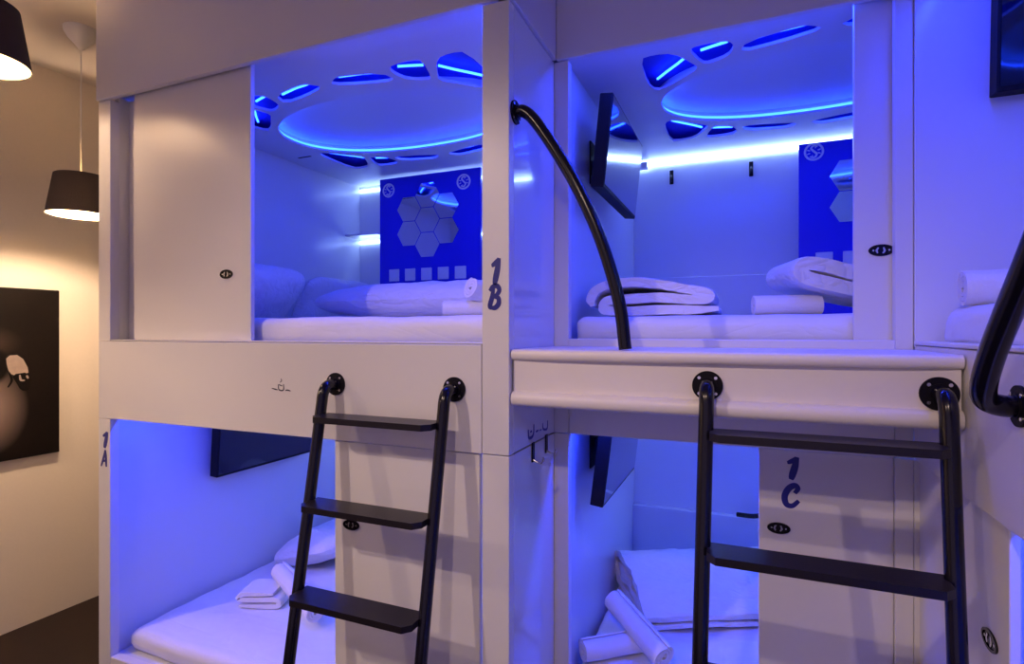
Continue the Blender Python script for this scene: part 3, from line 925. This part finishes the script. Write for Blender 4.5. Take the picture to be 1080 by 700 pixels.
def spotlight(label, x, y, target, power):
    t = thing('ceiling_spotlight', label, 'spotlight', (x, y, RC - .2), 'ceiling spotlights')
    tv = Vector(target) - Vector((x, y, RC - .12))
    q = tv.to_track_quat('-Z', 'Y').to_matrix().to_4x4()
    T = Matrix.Translation((x, y, RC - .12)) @ q
    mk('mount', xf(lathe([(.001, 0), (.045, 0), (.045, -.02), (.01, -.022), (.01, -.10), (.001, -.10)], 24), Matrix.Translation((x, y, RC))), M['white'], t)
    mk('housing', xf(lathe([(.001, .06), (.036, .055), (.040, .04), (.040, -.06), (.034, -.06), (.034, -.02), (.001, -.02)], 28), T), M['white'], t)
    l = bpy.data.lights.new('spot_bulb', 'SPOT')
    l.energy = power
    l.color = (1.0, .72, .58)
    l.spot_size = math.radians(66)
    l.spot_blend = 0.85
    l.shadow_soft_size = .03
    o = bpy.data.objects.new('spot_bulb', l)
    o.location = T @ Vector((0, 0, -.062)) + Vector((0, 0, EYE))
    o.rotation_euler = tv.to_track_quat('-Z', 'Y').to_euler()
    COL.objects.link(o)
spotlight('white ceiling spotlight behind the viewer to the left', -2.0, -.85, (-1.05, 1.62, -.80), SPOT_W)
spotlight('white ceiling spotlight behind the viewer above', -.35, -1.05, (.1, 1.62, -.95), SPOT_W * .7)

# picture on left wall
pic = thing('wall_picture', 'large dark photographic print hanging on the cream wall', 'picture', (-4.04, 1.75, -.765))
mk('canvas_frame', box(-4.07, -4.035, 1.36, 2.145, -.765, .265, .004), M['tvbody'], pic)
pm = bpy.data.materials.new('dark_photo_print')
pm.use_nodes = True
nt = pm.node_tree
bs = nt.nodes['Principled BSDF']
bs.inputs['Roughness'].default_value = .45
tc = nt.nodes.new('ShaderNodeTexCoord')
def blob(cy, cz, ry, rz, col, prev, hard):
    mp = nt.nodes.new('ShaderNodeMapping')
    mp.vector_type = 'TEXTURE'
    mp.inputs['Location'].default_value = (0, cy, cz)
    mp.inputs['Scale'].default_value = (1, ry, rz)
    nt.links.new(tc.outputs['Object'], mp.inputs['Vector'])
    g = nt.nodes.new('ShaderNodeTexGradient')
    g.gradient_type = 'SPHERICAL'
    nt.links.new(mp.outputs[0], g.inputs[0])
    mr = nt.nodes.new('ShaderNodeMapRange')
    mr.inputs[1].default_value = 0
    mr.inputs[2].default_value = hard
    nt.links.new(g.outputs['Fac'], mr.inputs[0])
    mx = nt.nodes.new('ShaderNodeMixRGB')
    nt.links.new(mr.outputs[0], mx.inputs[0])
    if prev is None: mx.inputs[1].default_value = (.006, .004, .004, 1)
    else: nt.links.new(prev, mx.inputs[1])
    mx.inputs[2].default_value = (*col, 1)
    return mx.outputs[0]
# object space: y from -0.39 to 0.39 (right edge +), z from 0 to 1.02
pr = blob(.00, .70, .20, .10, (.045, .030, .026), None, 1.0)
pr = blob(.03, .30, .20, .27, (.26, .19, .175), pr, 1.0)
pr = blob(.055, .56, .080, .115, (.004, .003, .003), pr, .25)
bs.inputs['Specular IOR Level'].default_value = .12
nt.links.new(pr, bs.inputs['Base Color'])
mk('print_surface', box(-4.0352, -4.033, 1.366, 2.139, -.759, .259, 0), pm, pic)
PF = ((-4.033, 1.7525, -.759), (0, 1, 0), (0, 0, 1), (1, 0, 0))
pale = mat('print_pale_tone', (.30, .23, .20), .6, var=.25, bscale=30)
ink = mat('print_black_tone', (.004, .003, .003), .6, spec=.1)
mk('print_motif', prism(chaikin([(.112, .618), (.185, .622), (.232, .515), (.20, .50), (.136, .500), (.118, .55)], 1), .0006, PF), pale, pic)
mk('print_motif', join(prism(chaikin([(.136, .505), (.230, .515), (.236, .43), (.222, .400), (.185, .405), (.165, .45)], 1), .0009, PF),
                       stroke([(.128, .52), (.140, .47), (.122, .43)], .012, .0009, PF)), ink, pic)
mk('print_motif', join(stroke([(.180, .50), (.185, .47), (.205, .465)], .012, .0013, PF), stroke([(.215, .495), (.222, .475)], .012, .0013, PF)), pale, pic)
